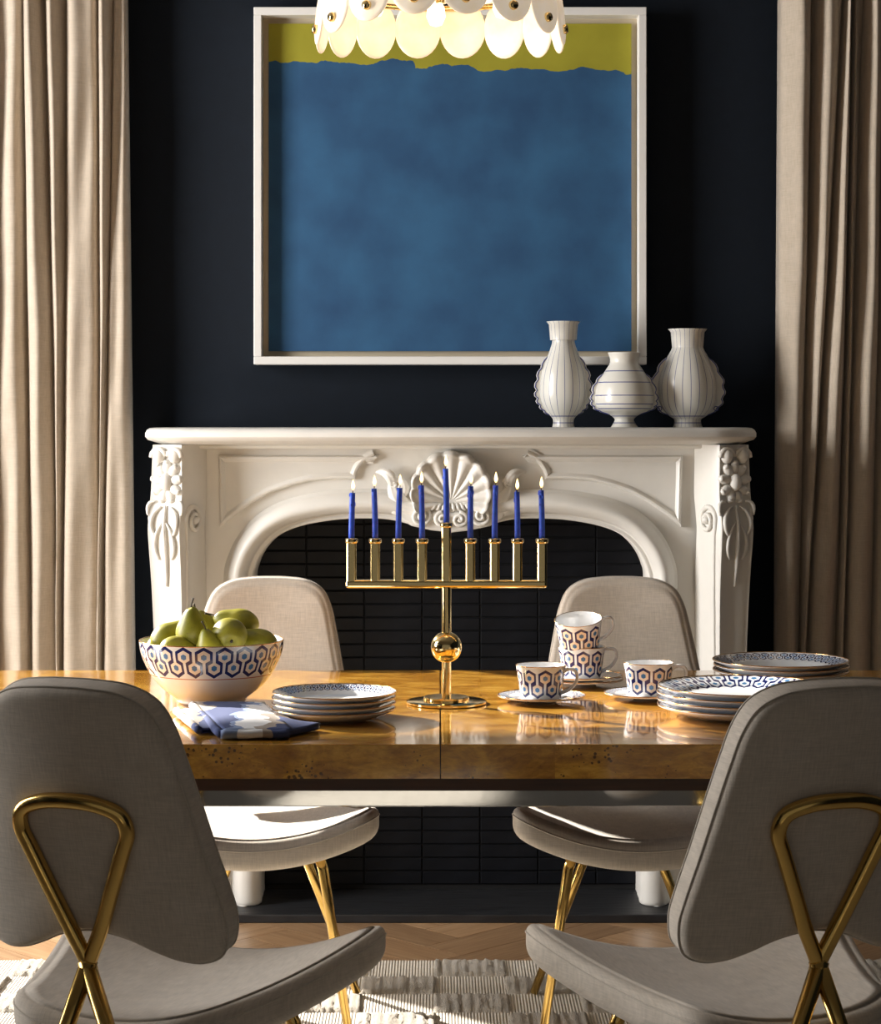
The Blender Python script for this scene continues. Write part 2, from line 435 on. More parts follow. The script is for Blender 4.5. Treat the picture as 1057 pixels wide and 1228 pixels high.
# ------------------------------------------------------------------ mantel (white carved fireplace surround)
MD = 5.60                       # face plane of the surround
mantel = thing('fireplace_mantel', (0, 0, .022), 0, 'white carved fireplace mantel with shell crest and arched opening', 'mantel')
def mp(px, py, d=0.0):
    x, z = PX(px, py, MD); return (x, MD+d, z-.022)
CX = 540.5
archL = [(312, 1086), (311, 900), (306, 760), (303, 700), (306, 680), (316, 660), (334, 642), (360, 630.5), (400, 623), (440, 621), (468, 622.5), (492, 628), (516, 634), (540.5, 637)]
arch = archL+[(2*CX-a, b_) for a, b_ in archL[-2::-1]]
archs = [(v.x, v.y) for v in crom([(a, b_, 0) for a, b_ in arch], 5)]
outer = [(240, 1086)] + [(240, 531), (2*CX-240, 531)] + [(2*CX-240, 1086)]
poly = outer+archs[::-1]
b = MB(); b.prism(poly, lambda a, c, d: mp(a, c, d), 0.0, .24)
b.build('surround_face', M['white'], mantel, smooth=False)

def sweep(path, prof, closed=False, d0=0.0):
    "path in pixels; prof = [(offset px along the normal, height m towards the room)]"
    n = len(path); v = []; f = []; m = len(prof)
    for i, p in enumerate(path):
        a = path[(i-1) % n] if (closed or i) else p
        c = path[(i+1) % n] if (closed or i < n-1) else p
        tx, ty = c[0]-a[0], c[1]-a[1]; l = math.hypot(tx, ty) or 1; nx, ny = ty/l, -tx/l
        for o, h in prof: v.append(mp(p[0]+nx*o, p[1]+ny*o, d0-h))
    for i in range(n if closed else n-1):
        for k in range(m-1):
            f.append((i*m+k, i*m+k+1, ((i+1) % n)*m+k+1, ((i+1) % n)*m+k))
    return v, f
# arch roll: normal of the left-to-right path points up/out
rollp = [(-.5, -.10), (-.5, .012), (2, .016), (4, .012), (6, .014)]+[(6+24*t, .014+.036*math.sin(PI*(.12+.8*t))) for t in [i/10 for i in range(11)]]+[(31, .012), (33, .010), (35, .0)]
b = MB(); b.add(*sweep(archs, [(-o, h) for o, h in rollp] if False else rollp)); b.build('arch_moulding', M['white'], mantel)
# spandrel panels
def panel(sgn):
    P = [(262, 546), (455, 546)]+[(a, c) for a, c in bez((455, 546), (440, 549), (428, 560), (427, 575), 8)][1:]+[(400, 575), (372, 577), (348, 583), (325, 591), (303, 603), (283, 617), (264, 632)]
    out = []
    for i in range(len(P)):
        a, c = P[i], P[(i+1) % len(P)]; k = max(1, int(math.dist(a, c)/7))
        out += [(a[0]+(c[0]-a[0])*t/k, a[1]+(c[1]-a[1])*t/k) for t in range(k)]
    if sgn > 0: out = [(2*CX-a, c) for a, c in out][::-1]
    pr = [(0, 0), (-.5, .008), (-2, .014), (-4, .015), (-6, .012), (-8, .0065), (-10, .006)]
    # clockwise path in pixel space: normal points outward for +offset
    v, f = sweep(out, pr, True)
    b = MB(); b.add(v, f)
    n = len(out); m_ = len(pr)
    inner = [i*m_+m_-1 for i in range(n)]
    tri = tessellate_polygon([[Vector((v[i][0], v[i][2], 0)) for i in inner]])
    b.f += [tuple(inner[i] for i in t) for t in tri]
    b.build('panel', M['white'], mantel, smooth=True, angle=.7)
panel(-1); panel(1)
# shelf with canted corners
def shelf():
    prof = [(-.012, .044), (0, .0425), (.006, .038), (.010, .030), (.010, .020), (.004, .012), (-.012, .006), (-.03, .0)]
    xl, xr = PX(173, 0, 5.45)[0], PX(909, 0, 5.45)[0]; yf = 5.45
    plan = [(xl, WALL-.002), (xl, yf+.10), (xl+.045, yf+.035), (xl+.12, yf), (xr-.12, yf), (xr-.045, yf+.035), (xr, yf+.10), (xr, WALL-.002)]
    zb = 1.283-.044-.022
    v = []; f = []; n = len(plan)
    cx = (xl+xr)/2
    for o, z in prof:
        for x, y in plan:
            sx = 1 if x > cx else -1
            v.append((x+sx*o, y-(o if y < WALL-.05 else 0), zb+z))
    for k in range(len(prof)-1):
        for i in range(n):
            f.append((k*n+i, k*n+(i+1) % n, (k+1)*n+(i+1) % n, (k+1)*n+i))
    f.append(tuple(range(n))); f.append(tuple((len(prof)-1)*n+i for i in range(n)))
    b = MB(); b.add(v, f); b.build('shelf', M['white'], mantel, smooth=True, angle=.6)
    # bed moulding under the shelf
    b = MB(); b.box((PX(238, 0, MD)[0], MD-.035, zb-.012), (PX(2*CX-238, 0, MD)[0], MD+.1, zb+.002)); b.build('bed_moulding', M['white'], mantel, smooth=False, bevel=.008)
shelf()

def leaf(path, wid, hump=.35, seg=8, nv=0):
    "tapered domed ribbon along a path of (x,y,z); wid(t)"
    pts = [Vector(p) for p in path]; n = len(pts); v = []; f = []
    for i, p in enumerate(pts):
        t = i/(n-1); a = pts[max(i-1, 0)]; c = pts[min(i+1, n-1)]; tg = (c-a).normalized()
        nr = Vector((0, -1, 0)); s = tg.cross(nr).normalized(); wd = wid(t)
        for k in range(seg+1):
            u = -1+2*k/seg
            v.append(p+s*(u*wd)+nr*(wd*hump*(1-u*u)*(1-.35*math.exp(-(u/.18)**2))))
    for i in range(n-1):
        for k in range(seg): f.append((i*(seg+1)+k, i*(seg+1)+k+1, (i+1)*(seg+1)+k+1, (i+1)*(seg+1)+k))
    return v, f
def spiral(b, c, R, turns, h, dirn=1, start=0.0, r0=.0045, r1=.002, tail=None):
    "spiral bead on the face, c = (x,y,z) centre"
    pts = []; rr = []
    if tail:
        for p in tail: pts.append(p); rr.append(r0)
    N = int(26*turns)
    for i in range(N+1):
        t = i/N; an = start+dirn*2*PI*turns*t; r = R*(1-t)**.8+R*.08
        pts.append((c[0]+r*math.cos(an), c[1]-h*t, c[2]+r*math.sin(an))); rr.append(r0+(r1-r0)*t)
    b.tube(pts, rr, 8)
PXM = MD/F            # metres per pixel on the face
# centre shell
b = MB()
hinge = mp(541, 601, -.03); NA, NR = 110, 14
v = []; f = []
for i in range(NA+1):
    ph = -PI*.62+2*PI*.62*i/NA
    ribs = 11; rv = abs(math.cos(ph/(2*PI*.62)*PI*ribs))
    R = (60-17*(abs(ph)/(PI*.62))**1.6)*PXM*(1+.035*rv)
    for k in range(NR+1):
        t = k/NR
        hgt = .014+.020*t**1.5+(.010*rv*min(1, t*2.2))-.004
        if t > .86: hgt += .008*math.sin((t-.86)/.14*PI)
        if k == NR: hgt = -.03
        v.append((hinge[0]+R*t*math.sin(ph), hinge[1]-hgt, hinge[2]+R*t*math.cos(ph)*1.0))
for i in range(NA):
    for k in range(NR): f.append((i*(NR+1)+k, i*(NR+1)+k+1, (i+1)*(NR+1)+k+1, (i+1)*(NR+1)+k))
b.add(v, f); b.build('shell', M['white'], mantel)
# scrollwork under the shell
b = MB()
plaq = [(474, 606), (500, 600), (541, 597), (582, 600), (608, 606), (604, 620), (588, 630), (565, 635), (541, 638), (517, 635), (494, 630), (478, 620)]
b.prism(plaq, lambda a, c, d: mp(a, c, d), -.042, .02)
b.build('crest_plaque', M['white'], mantel, smooth=False, bevel=.006)
for s in (-1, 1):
    b = MB()
    spiral(b, mp(541+s*10, 622, -.05), 8.5*PXM, 1.6, .008, -s, PI/2, .006, .004)
    b.ball(mp(541+s*10, 622, -.05), .007, 10, 8); b.build('inner_volute', M['white'], mantel)
    b = MB(); spiral(b, mp(541+s*36, 618, -.046), 11.5*PXM, 1.8, .012, s, PI/2 if s > 0 else PI/2, .0065, .004)
    b.ball(mp(541+s*36, 618, -.046), .013, 12, 8, (1, .7, 1)); b.build('outer_volute', M['white'], mantel)
    b = MB()
    for q in range(5):       # fluted fan between the volutes
        a0 = mp(541+s*(2+q*4.5), 603, -.044); a1 = mp(541+s*(4+q*6.5), 612-q*.5, -.05)
        b.tube([a0, ((a0[0]+a1[0])/2, a0[1]-.008, (a0[2]+a1[2])/2), a1], [.004, .0055, .003], 8)
    b.build('fluting', M['white'], mantel)
    b = MB()
    for (P, wd) in [(((541+s*46, 612), (541+s*60, 606), (541+s*72, 590), (541+s*70, 572)), 9), (((541+s*70, 592), (541+s*66, 574), (541+s*74, 563), (541+s*90, 566)), 6.5),
                    (((541+s*50, 614), (541+s*62, 616), (541+s*72, 608), (541+s*76, 598)), 6), (((541+s*62, 596), (541+s*54, 590), (541+s*56, 578), (541+s*64, 574)), 6.5)]:
        pts = [mp(x, y, -.018-.018*math.sin(PI*i/14)) for i, (x, y) in enumerate(bez(*P, 14))]
        b.add(*leaf(pts, lambda t, wd=wd: wd*PXM*(math.sin(PI*min(1, .12+.86*t))**.7)+.0005, .6))
        b.tube(pts, [.0035*(1-.7*i/14) for i in range(15)], 6)
    spiral(b, mp(541+s*68, 580, -.026), 7*PXM, 1.5, .012, -s, -PI/2, .0055, .003)
    b.build('acanthus_scroll', M['white'], mantel)

# canted consoles (pilasters)
def console(sgn):
    ang = sgn*math.radians(24)
    cx = mp(CX+sgn*(CX-217), 0)[0]
    root = bpy.data.objects.new('console', None)
    zt = mp(0, 533)[2]; zb = 0.0
    zz = lambda py: mp(0, py)[2]
    prof = [(.060, zz(533)), (.062, zz(560)), (.064, zz(590)), (.072, zz(612)), (.078, zz(632)), (.074, zz(655)), (.066, zz(690)), (.060, zz(730)), (.055, zz(790)), (.050, zz(900)), (.046, zz(1000)), (.050, zz(1040)), (.060, zz(1060)), (.060, 0.0)]
    prof = [(v.x, v.y) for v in crom([(a, c, 0) for a, c in prof], 5)]
    hw = lambda z: .040+.012*max(0, min(1, (z-zz(900))/(zz(640)-zz(900))))-.004*max(0, (z-zz(600))/(zz(533)-zz(600)))
    c, s_ = math.cos(ang), math.sin(ang)
    base = Vector((cx, 5.565, 0))
    def fn(u, n, z):      # u along the face, n outwards, z up
        t = Vector((c, s_, 0)); nn = Vector((s_, -c, 0))
        return base+t*u+nn*n+Vector((0, 0, z))
    b = MB(); v = []; f = []
    cs = [(-1, -.12), (-1, -.006), (-.9, 0), (-.78, -.004), (.78, -.004), (.9, 0), (1, -.006), (1, -.12)]
    for d, z in prof:
        h = hw(z)
        for a, off in cs: v.append(fn(a*h, d+off, z))
    m_ = len(cs)
    for i in range(len(prof)-1):
        for k in range(m_-1): f.append((i*m_+k, i*m_+k+1, (i+1)*m_+k+1, (i+1)*m_+k))
    f.append(tuple(range(m_))); f.append(tuple((len(prof)-1)*m_+k for k in range(m_)))
    b.add(v, f); con = b.build('console', M['white'], mantel, smooth=True, angle=.8)
    dep = lambda z: next((p[0] for p in prof if p[1] <= z), .06)
    # rosette
    b = MB(); zc = zz(577)
    for k in range(9):
        a = 2*PI*k/9+.17; r = .033
        tv, nv, zv = Vector((c, s_, 0)), Vector((s_, -c, 0)), Vector((0, 0, 1))
        rad = (tv*math.cos(a)+zv*math.sin(a)); tan = (zv*math.cos(a)-tv*math.sin(a))
        Mx = Matrix((rad, tan, nv)).transposed()
        b.ball(fn(r*.92*math.cos(a), .060, zc+r*1.2*math.sin(a)), .0165, 14, 10, (1.2, .82, .75), Mx)
        b.ball(fn(r*1.28*math.cos(a), .066, zc+r*1.58*math.sin(a)), .0075, 10, 6, (.8, 1.2, .9), Mx)
    b.ball(fn(0, .066, zc), .0205, 16, 10, (.85, .85, 1.15)); b.build('rosette', M['white'], mantel)
    b = MB(); 
    for u in (-.024, .024):
        b.ball(fn(u, .062, zz(546)), .019, 12, 8, (.9, .9, 1.1)); pts = [fn(u+.022*math.cos(q*.5)*(1 if u > 0 else -1), .066, zz(548)+.022*math.sin(q*.5)) for q in range(7)]
        b.tube(pts, [.006, .0065, .007, .007, .0065, .006, .004], 8)
    b.build('crown_leaf', M['white'], mantel)
    # acanthus drop
    b = MB()
    for (p0, p1, p2, p3, wd) in [((0, 604), (.0, 630), (.004, 660), (.0, 700), .011), ((-.012, 606), (-.044, 612), (-.046, 632), (-.026, 640), .011), ((.012, 606), (.044, 612), (.046, 632), (.026, 640), .011),
                                 ((-.006, 625), (-.034, 640), (-.034, 660), (-.018, 668), .009), ((.006, 625), (.034, 640), (.034, 660), (.018, 668), .009), ((-.03, 600), (-.05, 598), (-.056, 606), (-.05, 616), .010), ((.03, 600), (.05, 598), (.056, 606), (.05, 616), .010)]:
        pts = []
        for i, (u, py) in enumerate(bez(p0, p1, p2, p3, 12)):
            z = zz(py); pts.append(fn(u, dep(z)+.0*i+.002*math.sin(PI*i/12), z))
        b.tube(pts, [wd*(.25+.75*math.sin(PI*(i+1)/15))*.55 for i in range(13)], 8)
    b.build('acanthus_drop', M['white'], mantel)
    # volutes on both cheeks with a fillet running down
    for q in (-1, 1):
        b = MB(); z0 = zz(622); u0 = q*(hw(z0)+.001)
        pts = []; rr = []
        for i in range(14):
            z = zz(800-(800-640)*i/13); pts.append(fn(q*(hw(z)+.001), dep(z)-.016-.012*(i/13)**2, z)); rr.append(.005)
        R = .034; n0 = dep(z0)-.058
        for i in range(42):
            t = i/41; a = .1+2*PI*1.7*t; r = R*(1-t)**.85+.004
            pts.append(fn(u0+q*.010*t, n0+r*math.cos(a), z0+r*math.sin(a))); rr.append(.0075*(1-.45*t))
        b.tube(pts, rr, 8)
        b.ball(fn(u0+q*.006, n0, z0), .011, 12, 8)
        b.build('volute', M['white'], mantel)
console(-1); console(1)
for s in (-1, 1):       # rounded plinths at the feet of the jambs
    x0 = mp(CX-s*(CX-297), 0)[0]
    b = MB(); b.lathe([(.0, 0), (.034, 0), (.039, .004), (.040, .012), (.038, .12), (.036, .2), (0, .2)], 24); b.build('jamb_foot', M['white'], mantel, (x0, MD-.012, 0))

# ------------------------------------------------------------------ table
TZ = .76; TY0, TY1 = 3.52, 4.57; TX = 1.2
table = thing('dining_table', (0, (TY0+TY1)/2, 0), 0, 'glossy golden burl wood dining table with polished steel rail', 'table')
hy = (TY1-TY0)/2
for s in (-1, 1):
    a, c = sorted((s*.0008, s*TX))
    MB().box((a, -hy+.003, .703), (c, hy, TZ)).build('table_leaf', M['burl'], table, smooth=False, bevel=.0015)
cuts = [-TX, -.47, -.0008, .0008, .191, .62, TX]
for a, c in ((-TX, -.47), (-.47, -.0008), (.0008, .191), (.191, .62), (.62, TX)):
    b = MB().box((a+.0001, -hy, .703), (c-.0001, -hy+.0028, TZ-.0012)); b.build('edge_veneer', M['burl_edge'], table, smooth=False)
MB().box((-TX+.05, -hy+.04, .676), (TX-.05, hy-.04, .7028)).build('sub_frame', M['walnut'], table, smooth=False)
for (ya, yb) in ((-hy+.06, -hy+.10), (hy-.10, hy-.06)):
    MB().box((-TX+.06, ya, .6455), (TX-.06, yb, .6755)).build('rail', M['chrome'], table, smooth=False, bevel=.002)
for sx in (-1, 1):
    for sy in (-1, 1):
        MB().box((sx*(TX-.10)-.035, sy*(hy-.08)-.035, .009), (sx*(TX-.10)+.035, sy*(hy-.08)+.035, .6455)).build('leg', M['chrome'], table, smooth=False, bevel=.002)

# ------------------------------------------------------------------ chairs
def blob(outline, center, rings, mapf, name, mat, parent):
    """outline: closed 2D loop, rings: list of (scale inset m, depth) from front centre to rear centre; mapf(u,v,depth)->xyz"""
    n = len(outline); v = []; f = []
    for (sc, inset, d) in rings:
        for (a, c) in outline:
            dx, dy = a-center[0], c-center[1]; l = math.hypot(dx, dy) or 1
            k = sc*(l-inset)/l
            v.append(mapf(center[0]+dx*k, center[1]+dy*k, d))
    for i in range(len(rings)-1):
        for k in range(n): f.append((i*n+k, i*n+(k+1) % n, (i+1)*n+(k+1) % n, (i+1)*n+k))
    f.append(tuple(range(n))); f.append(tuple((len(rings)-1)*n+k for k in range(n)))
    b = MB(); b.add(v, f); return b.build(name, mat, parent)
def half_to_loop(h):
    "h: half outline from bottom centre ... to top centre (x>=0), smoothed into a closed loop"
    pts = h+[(-a, c) for a, c in h[-2:0:-1]]
    return [(v.x, v.y) for v in crom([(a, c, 0) for a, c in pts], 6, True)]
back_half = [(0, .598), (.05, .589), (.09, .572), (.125, .560), (.158, .558), (.184, .572), (.193, .61), (.188, .650), (.176, .71), (.162, .785), (.150, .845), (.139, .890), (.120, .924), (.085, .943), (.04, .949), (0, .950)]
seat_half = [(0, -.012), (.07, -.010), (.125, .0), (.162, .03), (.180, .09), (.203, .17), (.229, .26), (.250, .335), (.262, .395), (.259, .435), (.236, .457), (.17, .462), (.08, .463), (0, .463)]
def back_y(x, z): return -(z-.56)*.27+.85*x*x
def seat_z(x, y): return .452+.070*(abs(x)/.262)**2.0-.012*math.sin(PI*max(0, min(1, y/.46)))
def ringset(T, r, dome):
    "rounded cushion cross-section: thickness T, edge radius r"
    R = [(sc, 0, dome*(1-sc*sc)) for sc in (.02, .25, .5, .72, .86)]
    R = [(a, i, d) for a, i, d in R]+[(1, .012+r*.35, .0015)]
    for k in range(6):
        a = PI/2*k/5; R.append((1, r*(1-math.sin(a)), -r*(1-math.cos(a)) if False else -(r-r*math.cos(a))))
    for k in range(6):
        a = PI/2*k/5; R.append((1, r*(1-math.cos(a)), -(T-r)-r*math.sin(a)))
    R += [(.86, 0, -T-.001), (.5, 0, -T-.002), (.02, 0, -T-.002)]
    return R
def make_chair():
    root = thing('dining_chair', (0,0,0))
    # backrest: depth 0 is the front (sitter) side, negative goes to the rear
    bo = half_to_loop(back_half)
    blob(bo, (0, .75), ringset(.058, .016, .012), lambda u, v, d: (u, back_y(u, v)+.034+d, v+d*.25), 'backrest', M['linen'], root)
    bp = MB()
    for dd in (-.014, -.047):
        bp.tube([(a*1.0005, back_y(a, c)+.034+dd, c+dd*.25) for a, c in bo], .0016, 6, True)
    bp.build('backrest_piping', M['piping'], root)
    so = half_to_loop(seat_half)
    blob(so, (0, .25), ringset(.062, .022, .010), lambda u, v, d: (u, v, seat_z(u, v)+d), 'seat', M['linen'], root)
    sp = MB(); sp.tube([(a*1.0005, c, seat_z(a, c)-.020) for a, c in so], .0016, 6, True); sp.build('seat_piping', M['piping'], root)
    rt = .0112
    # loop on the rear of the back, crossing into the rear legs
    def on_back(x, z): return (x, back_y(x, z)-.036-(z-.6)*0, z-.012)
    hl = [(-.026, .610), (-.049, .665), (-.071, .718), (-.083, .750), (-.074, .776), (-.04, .789), (0, .792)]
    pts = [(.004, -.040, .532), (-.004, -.041, .552)]+[on_back(x, z) for x, z in hl]+[on_back(-x, z) for x, z in hl[-2::-1]]+[(.004, -.041, .552), (-.004, -.040, .532)]
    b = MB(); b.tube(crom(pts, 5), rt, 12); b.build('back_loop', M['chairbrass'], root)
    b = MB(); b.ball((0, -.042, .540), .0125, 14, 10, (1, 1, 1.2)); b.build('joint', M['chairbrass'], root)
    for s in (-1, 1):
        b = MB(); b.tube([(-s*.003, -.042, .548), (s*.20, -.045, .010)], [rt*1.12, rt*.8], 12)
        b.build('leg', M['chairbrass'], root)
        b = MB(); b.tube([(s*.135, .335, .400), (s*.145, .34, .37), (s*.205, .385, .010)], [rt, rt, rt*.8], 12); b.build('leg', M['chairbrass'], root)
    # frame under the seat
    b = MB()
    zu = lambda x, y: seat_z(x, y)-.070
    b.tube([(x, .335, zu(x, .335)) for x in [-.15+.3*i/12 for i in range(13)]], .006, 8)
    for s in (-1, 1):
        b.tube(crom([(s*.148, .335, zu(.15, .335)), (s*.13, .2, zu(.13, .2)), (s*.09, .05, zu(.09, .05)), (s*.055, -.045, .395)], 5), .006, 8)
    b.build('seat_frame', M['chairbrass'], root)
    return root
proto = make_chair()
G = 'linen dining chairs around the table'
def place(o, x, y, rz, label):
    o.location = (x, y, 0.0); o.rotation_euler = (0, 0, rz); tag(o, label, 'chair', G)
place(proto, -.478, 2.98, -math.radians(20), 'linen dining chair with brass loop back, pulled up before the pear bowl')
place(copy_tree(proto), .515, 2.98, math.radians(18), 'linen dining chair with brass loop back, before the patterned plate stacks')
place(copy_tree(proto), -.388, 4.71, PI, 'linen dining chair by the fireplace, behind the bowl of pears')
place(copy_tree(proto), .410, 4.71, PI, 'linen dining chair by the fireplace, behind the stacked teacups')

# ------------------------------------------------------------------ rug
rug = thing('rug', (0, 0, 0), 0, 'cream checkered rug of raised pile and flat woven blocks', 'rug')
RY1 = 5.06; bw, bd = .165, .150
rc = MB().box((-1.9, -.9, .0005), (1.9, RY1, .006)); rc.build('woven_base', M['rugflat'], rug, smooth=False)
pile_meshes = []
for q in range(4):
    rnd = random.Random(q); nx, ny = 36, 10; v = []; f = []
    for j in range(ny+1):
        for i in range(nx+1):
            e = (i in (0, nx)) or (j in (0, ny))
            jx, jy = rnd.uniform(-.0025, .0025), rnd.uniform(-.003, .003)
            z = .0045 if e else .0130+rnd.uniform(-.0012, .0012)+.0012*math.sin(i*1.25+q)+(-.005 if (i*7+q*5) % 13 == 0 else 0)
            ix = i/nx; 
            v.append((-bw*.52+bw*1.04*ix+jx, -bd*.49+bd*.98*j/ny+jy, z))
    for j in range(ny):
        for i in range(nx): f.append((j*(nx+1)+i, j*(nx+1)+i+1, (j+1)*(nx+1)+i+1, (j+1)*(nx+1)+i))
    pm_ = mesh('pile_block', v, f); pm_.materials.append(M['rugpile'].m); pile_meshes.append(pm_)
ox = PX(438, 0, 4.98)[0]
for r in range(0, 9):
    for c in range(-9, 10):
        if (r+c) % 2: continue
        x = ox+(c-.5)*bw; y = RY1-bd*(r+.5)-.002
        if abs(x) > 1.8: continue
        link('pile_block', pile_meshes[(r*3+c) % 4], None, rug, (x, y, 0), (0, 0, PI if (r+c) % 4 else 0))

# ------------------------------------------------------------------ curtains
def curtain(edges_top, edges_bot, D, label, sgn):
    """edges: fold boundaries in pixels at the top and at table height, from the visible free edge outward"""
    NZ = 46; K = 12; z0, z1 = .012, ZC-.004
    v = []; f = []; rnd = random.Random(3 if sgn < 0 else 5); ph = [rnd.uniform(0, 6.28) for _ in edges_top]; dp = [rnd.uniform(.07, .10) for _ in edges_top]
    zt = PX(0, 0, D)[1]; zb = PX(0, 800, D)[1]
    for j in range(NZ+1):
        z = z0+(z1-z0)*j/NZ; t = (z-zb)/(zt-zb)
        for i in range(len(edges_top)-1):
            a = edges_bot[i]+(edges_top[i]-edges_bot[i])*t; c = edges_bot[i+1]+(edges_top[i+1]-edges_bot[i+1])*t
            xa, xc = PX(a, 0, D)[0], PX(c, 0, D)[0]
            for k in range(K):
                u = k/K
                bulge = (math.sin(PI*u))**.34 if 0 < u < 1 else 0
                rip = .006*math.sin(3.1*z+ph[i]+u*4)+.003*math.sin(11*z+ph[i]*2+u*7)
                v.append((xa+(xc-xa)*u+.006*math.sin(2.2*z+ph[i])*math.sin(PI*u), D+.06-dp[i]*bulge*(.85+.15*math.sin(1.7*z+ph[i]))-rip*bulge-.012*math.sin(PI*2*u+ph[i])*bulge, z))
        v.append((PX(edges_bot[-1]+(edges_top[-1]-edges_bot[-1])*t, 0, D)[0], D+.06, z))
    n = (len(edges_top)-1)*K+1
    for j in range(NZ):
        for i in range(n-1): f.append((j*n+i, j*n+i+1, (j+1)*n+i+1, (j+1)*n+i))
    b = MB(); b.add(v, f); o = b.build('curtain', M['curtain'])
    so = o.modifiers.new('solid', 'SOLIDIFY'); so.thickness = .003
    tag(o, label, 'curtain', 'linen curtains flanking the fireplace')
curtain([150, 134, 116, 77, 52, 26, -6, -20], [159, 121, 119, 73, 70, 34, -4, -22], 5.74, 'pleated flax linen curtain on the mantel side of the sunlit window, behind the pear bowl', -1)
curtain([937, 976, 1015, 1024, 1040, 1062, 1100, 1142], [932, 962, 965, 1006, 1009, 1050, 1096, 1140], 5.74, 'pleated flax linen curtain beside the mantel end with vases', 1)

# ------------------------------------------------------------------ picture over the mantel
pcx, pz1 = PX(540, 10, 5.80); pw = 470*5.80/F; phh = .98
pic = thing('wall_picture', (pcx, 5.80, pz1-phh/2), 0, 'large white-framed yellow and blue abstract painting above the mantel', 'painting')
fw = .022
for (a, c, d, e) in ((-pw/2, pw/2, phh/2-fw, phh/2), (-pw/2, pw/2, -phh/2, -phh/2+fw), (-pw/2, -pw/2+fw, -phh/2+fw, phh/2-fw), (pw/2-fw, pw/2, -phh/2+fw, phh/2-fw)):
    MB().box((a, -.02, d), (c, .058, e)).build('frame_rail', M['frame'], pic, smooth=False, bevel=.002)
MB().box((-pw/2+fw, .035, -phh/2+fw), (pw/2-fw, .05, phh/2-fw)).build('mat_board', M['matboard'], pic, smooth=False)
MB().box((-pw/2+fw+.016, .022, -phh/2+fw+.016), (pw/2-fw-.016, .034, phh/2-fw-.016)).build('canvas', M['canvas'], pic, smooth=False)

# ------------------------------------------------------------------ chandelier
CD = 4.05
chx, chz = PX(528, 0, CD)[0], 2.083
ch = thing('chandelier', (chx, CD, chz), 0, 'brass chandelier hung with overlapping glowing alabaster discs', 'chandelier')
RR = .232; ND = 16
dl = MB().lathe([(0, -.004), (.041, -.004), (.0465, -.002), (.0475, 0), (.0465, .002), (.041, .004), (0, .004)], 28)
dme = mesh('disc', [(x, z, y*1.22) for x, y, z in dl.v], dl.f); dme.materials.append(M['disc'].m)
rv = MB().lathe([(0, -.0075), (.007, -.0075), (.009, -.004), (.009, .004), (0, .004)], 14); rme = mesh('rivet', [(x, z, y) for x, y, z in rv.v], rv.f); rme.materials.append(M['brass'].m)
for tier, (rad, dz, nn, off) in enumerate(((RR, 0, ND, 0.0), (RR+.03, .115, ND, .5), (RR+.03, .235, ND, 0.0))):
    for k in range(nn):
        a = 2*PI*(k+off+.5)/nn
        px_, py_ = rad*math.sin(a), -rad*math.cos(a)
        o = link('disc', dme, None, ch, (px_, py_, dz+.012*math.cos(a*2)), (math.radians(-6), 0, a))
        r_ = link('rivet', rme, None, o, (0, -.005, -.029))
for dz, rad in ((.05, RR-.02), (.17, RR+.008), (.285, RR+.008)):
    b = MB(); b.tube([(rad*math.cos(2*PI*k/48), rad*math.sin(2*PI*k/48), dz) for k in range(48)], .006, 8, True)
    for k in range(4): b.tube([(0, 0, dz), (rad*math.cos(PI/2*k), rad*math.sin(PI/2*k), dz)], .005, 8)
    b.build('ring', M['brass'], ch)
b = MB(); b.tube([(0, 0, .02), (0, 0, ZC-chz-.012)], .009, 12); b.build('stem', M['brass'], ch)
b = MB(); b.lathe([(0, 0), (.06, 0), (.065, -.012), (.05, -.03), (0, -.034)], 28); b.build('canopy', M['brass'], ch, (0, 0, ZC-chz))
for k in range(5):
    a = 2*PI*(k+.3)/5; b = MB(); b.lathe([(0, -.032), (.012, -.028), (.019, -.012), (.017, .006), (.010, .02), (0, .022)], 14)
    b.build('bulb', M['bulb'], ch, (.13*math.cos(a), .13*math.sin(a), .03))
    b = MB(); b.lathe([(0, .018), (.012, .018), (.013, .05), (0, .055)], 12); b.build('bulb_socket', M['brass'], ch, (.13*math.cos(a), .13*math.sin(a), .0301))
pl = bpy.data.lights.new('chandelier_light', 'POINT'); pl.energy = 1.2; pl.color = (1, .78, .5); pl.shadow_soft_size = .08
plo = bpy.data.objects.new('chandelier_light', pl); COL.objects.link(plo); plo.location = (chx, CD, chz+.02)

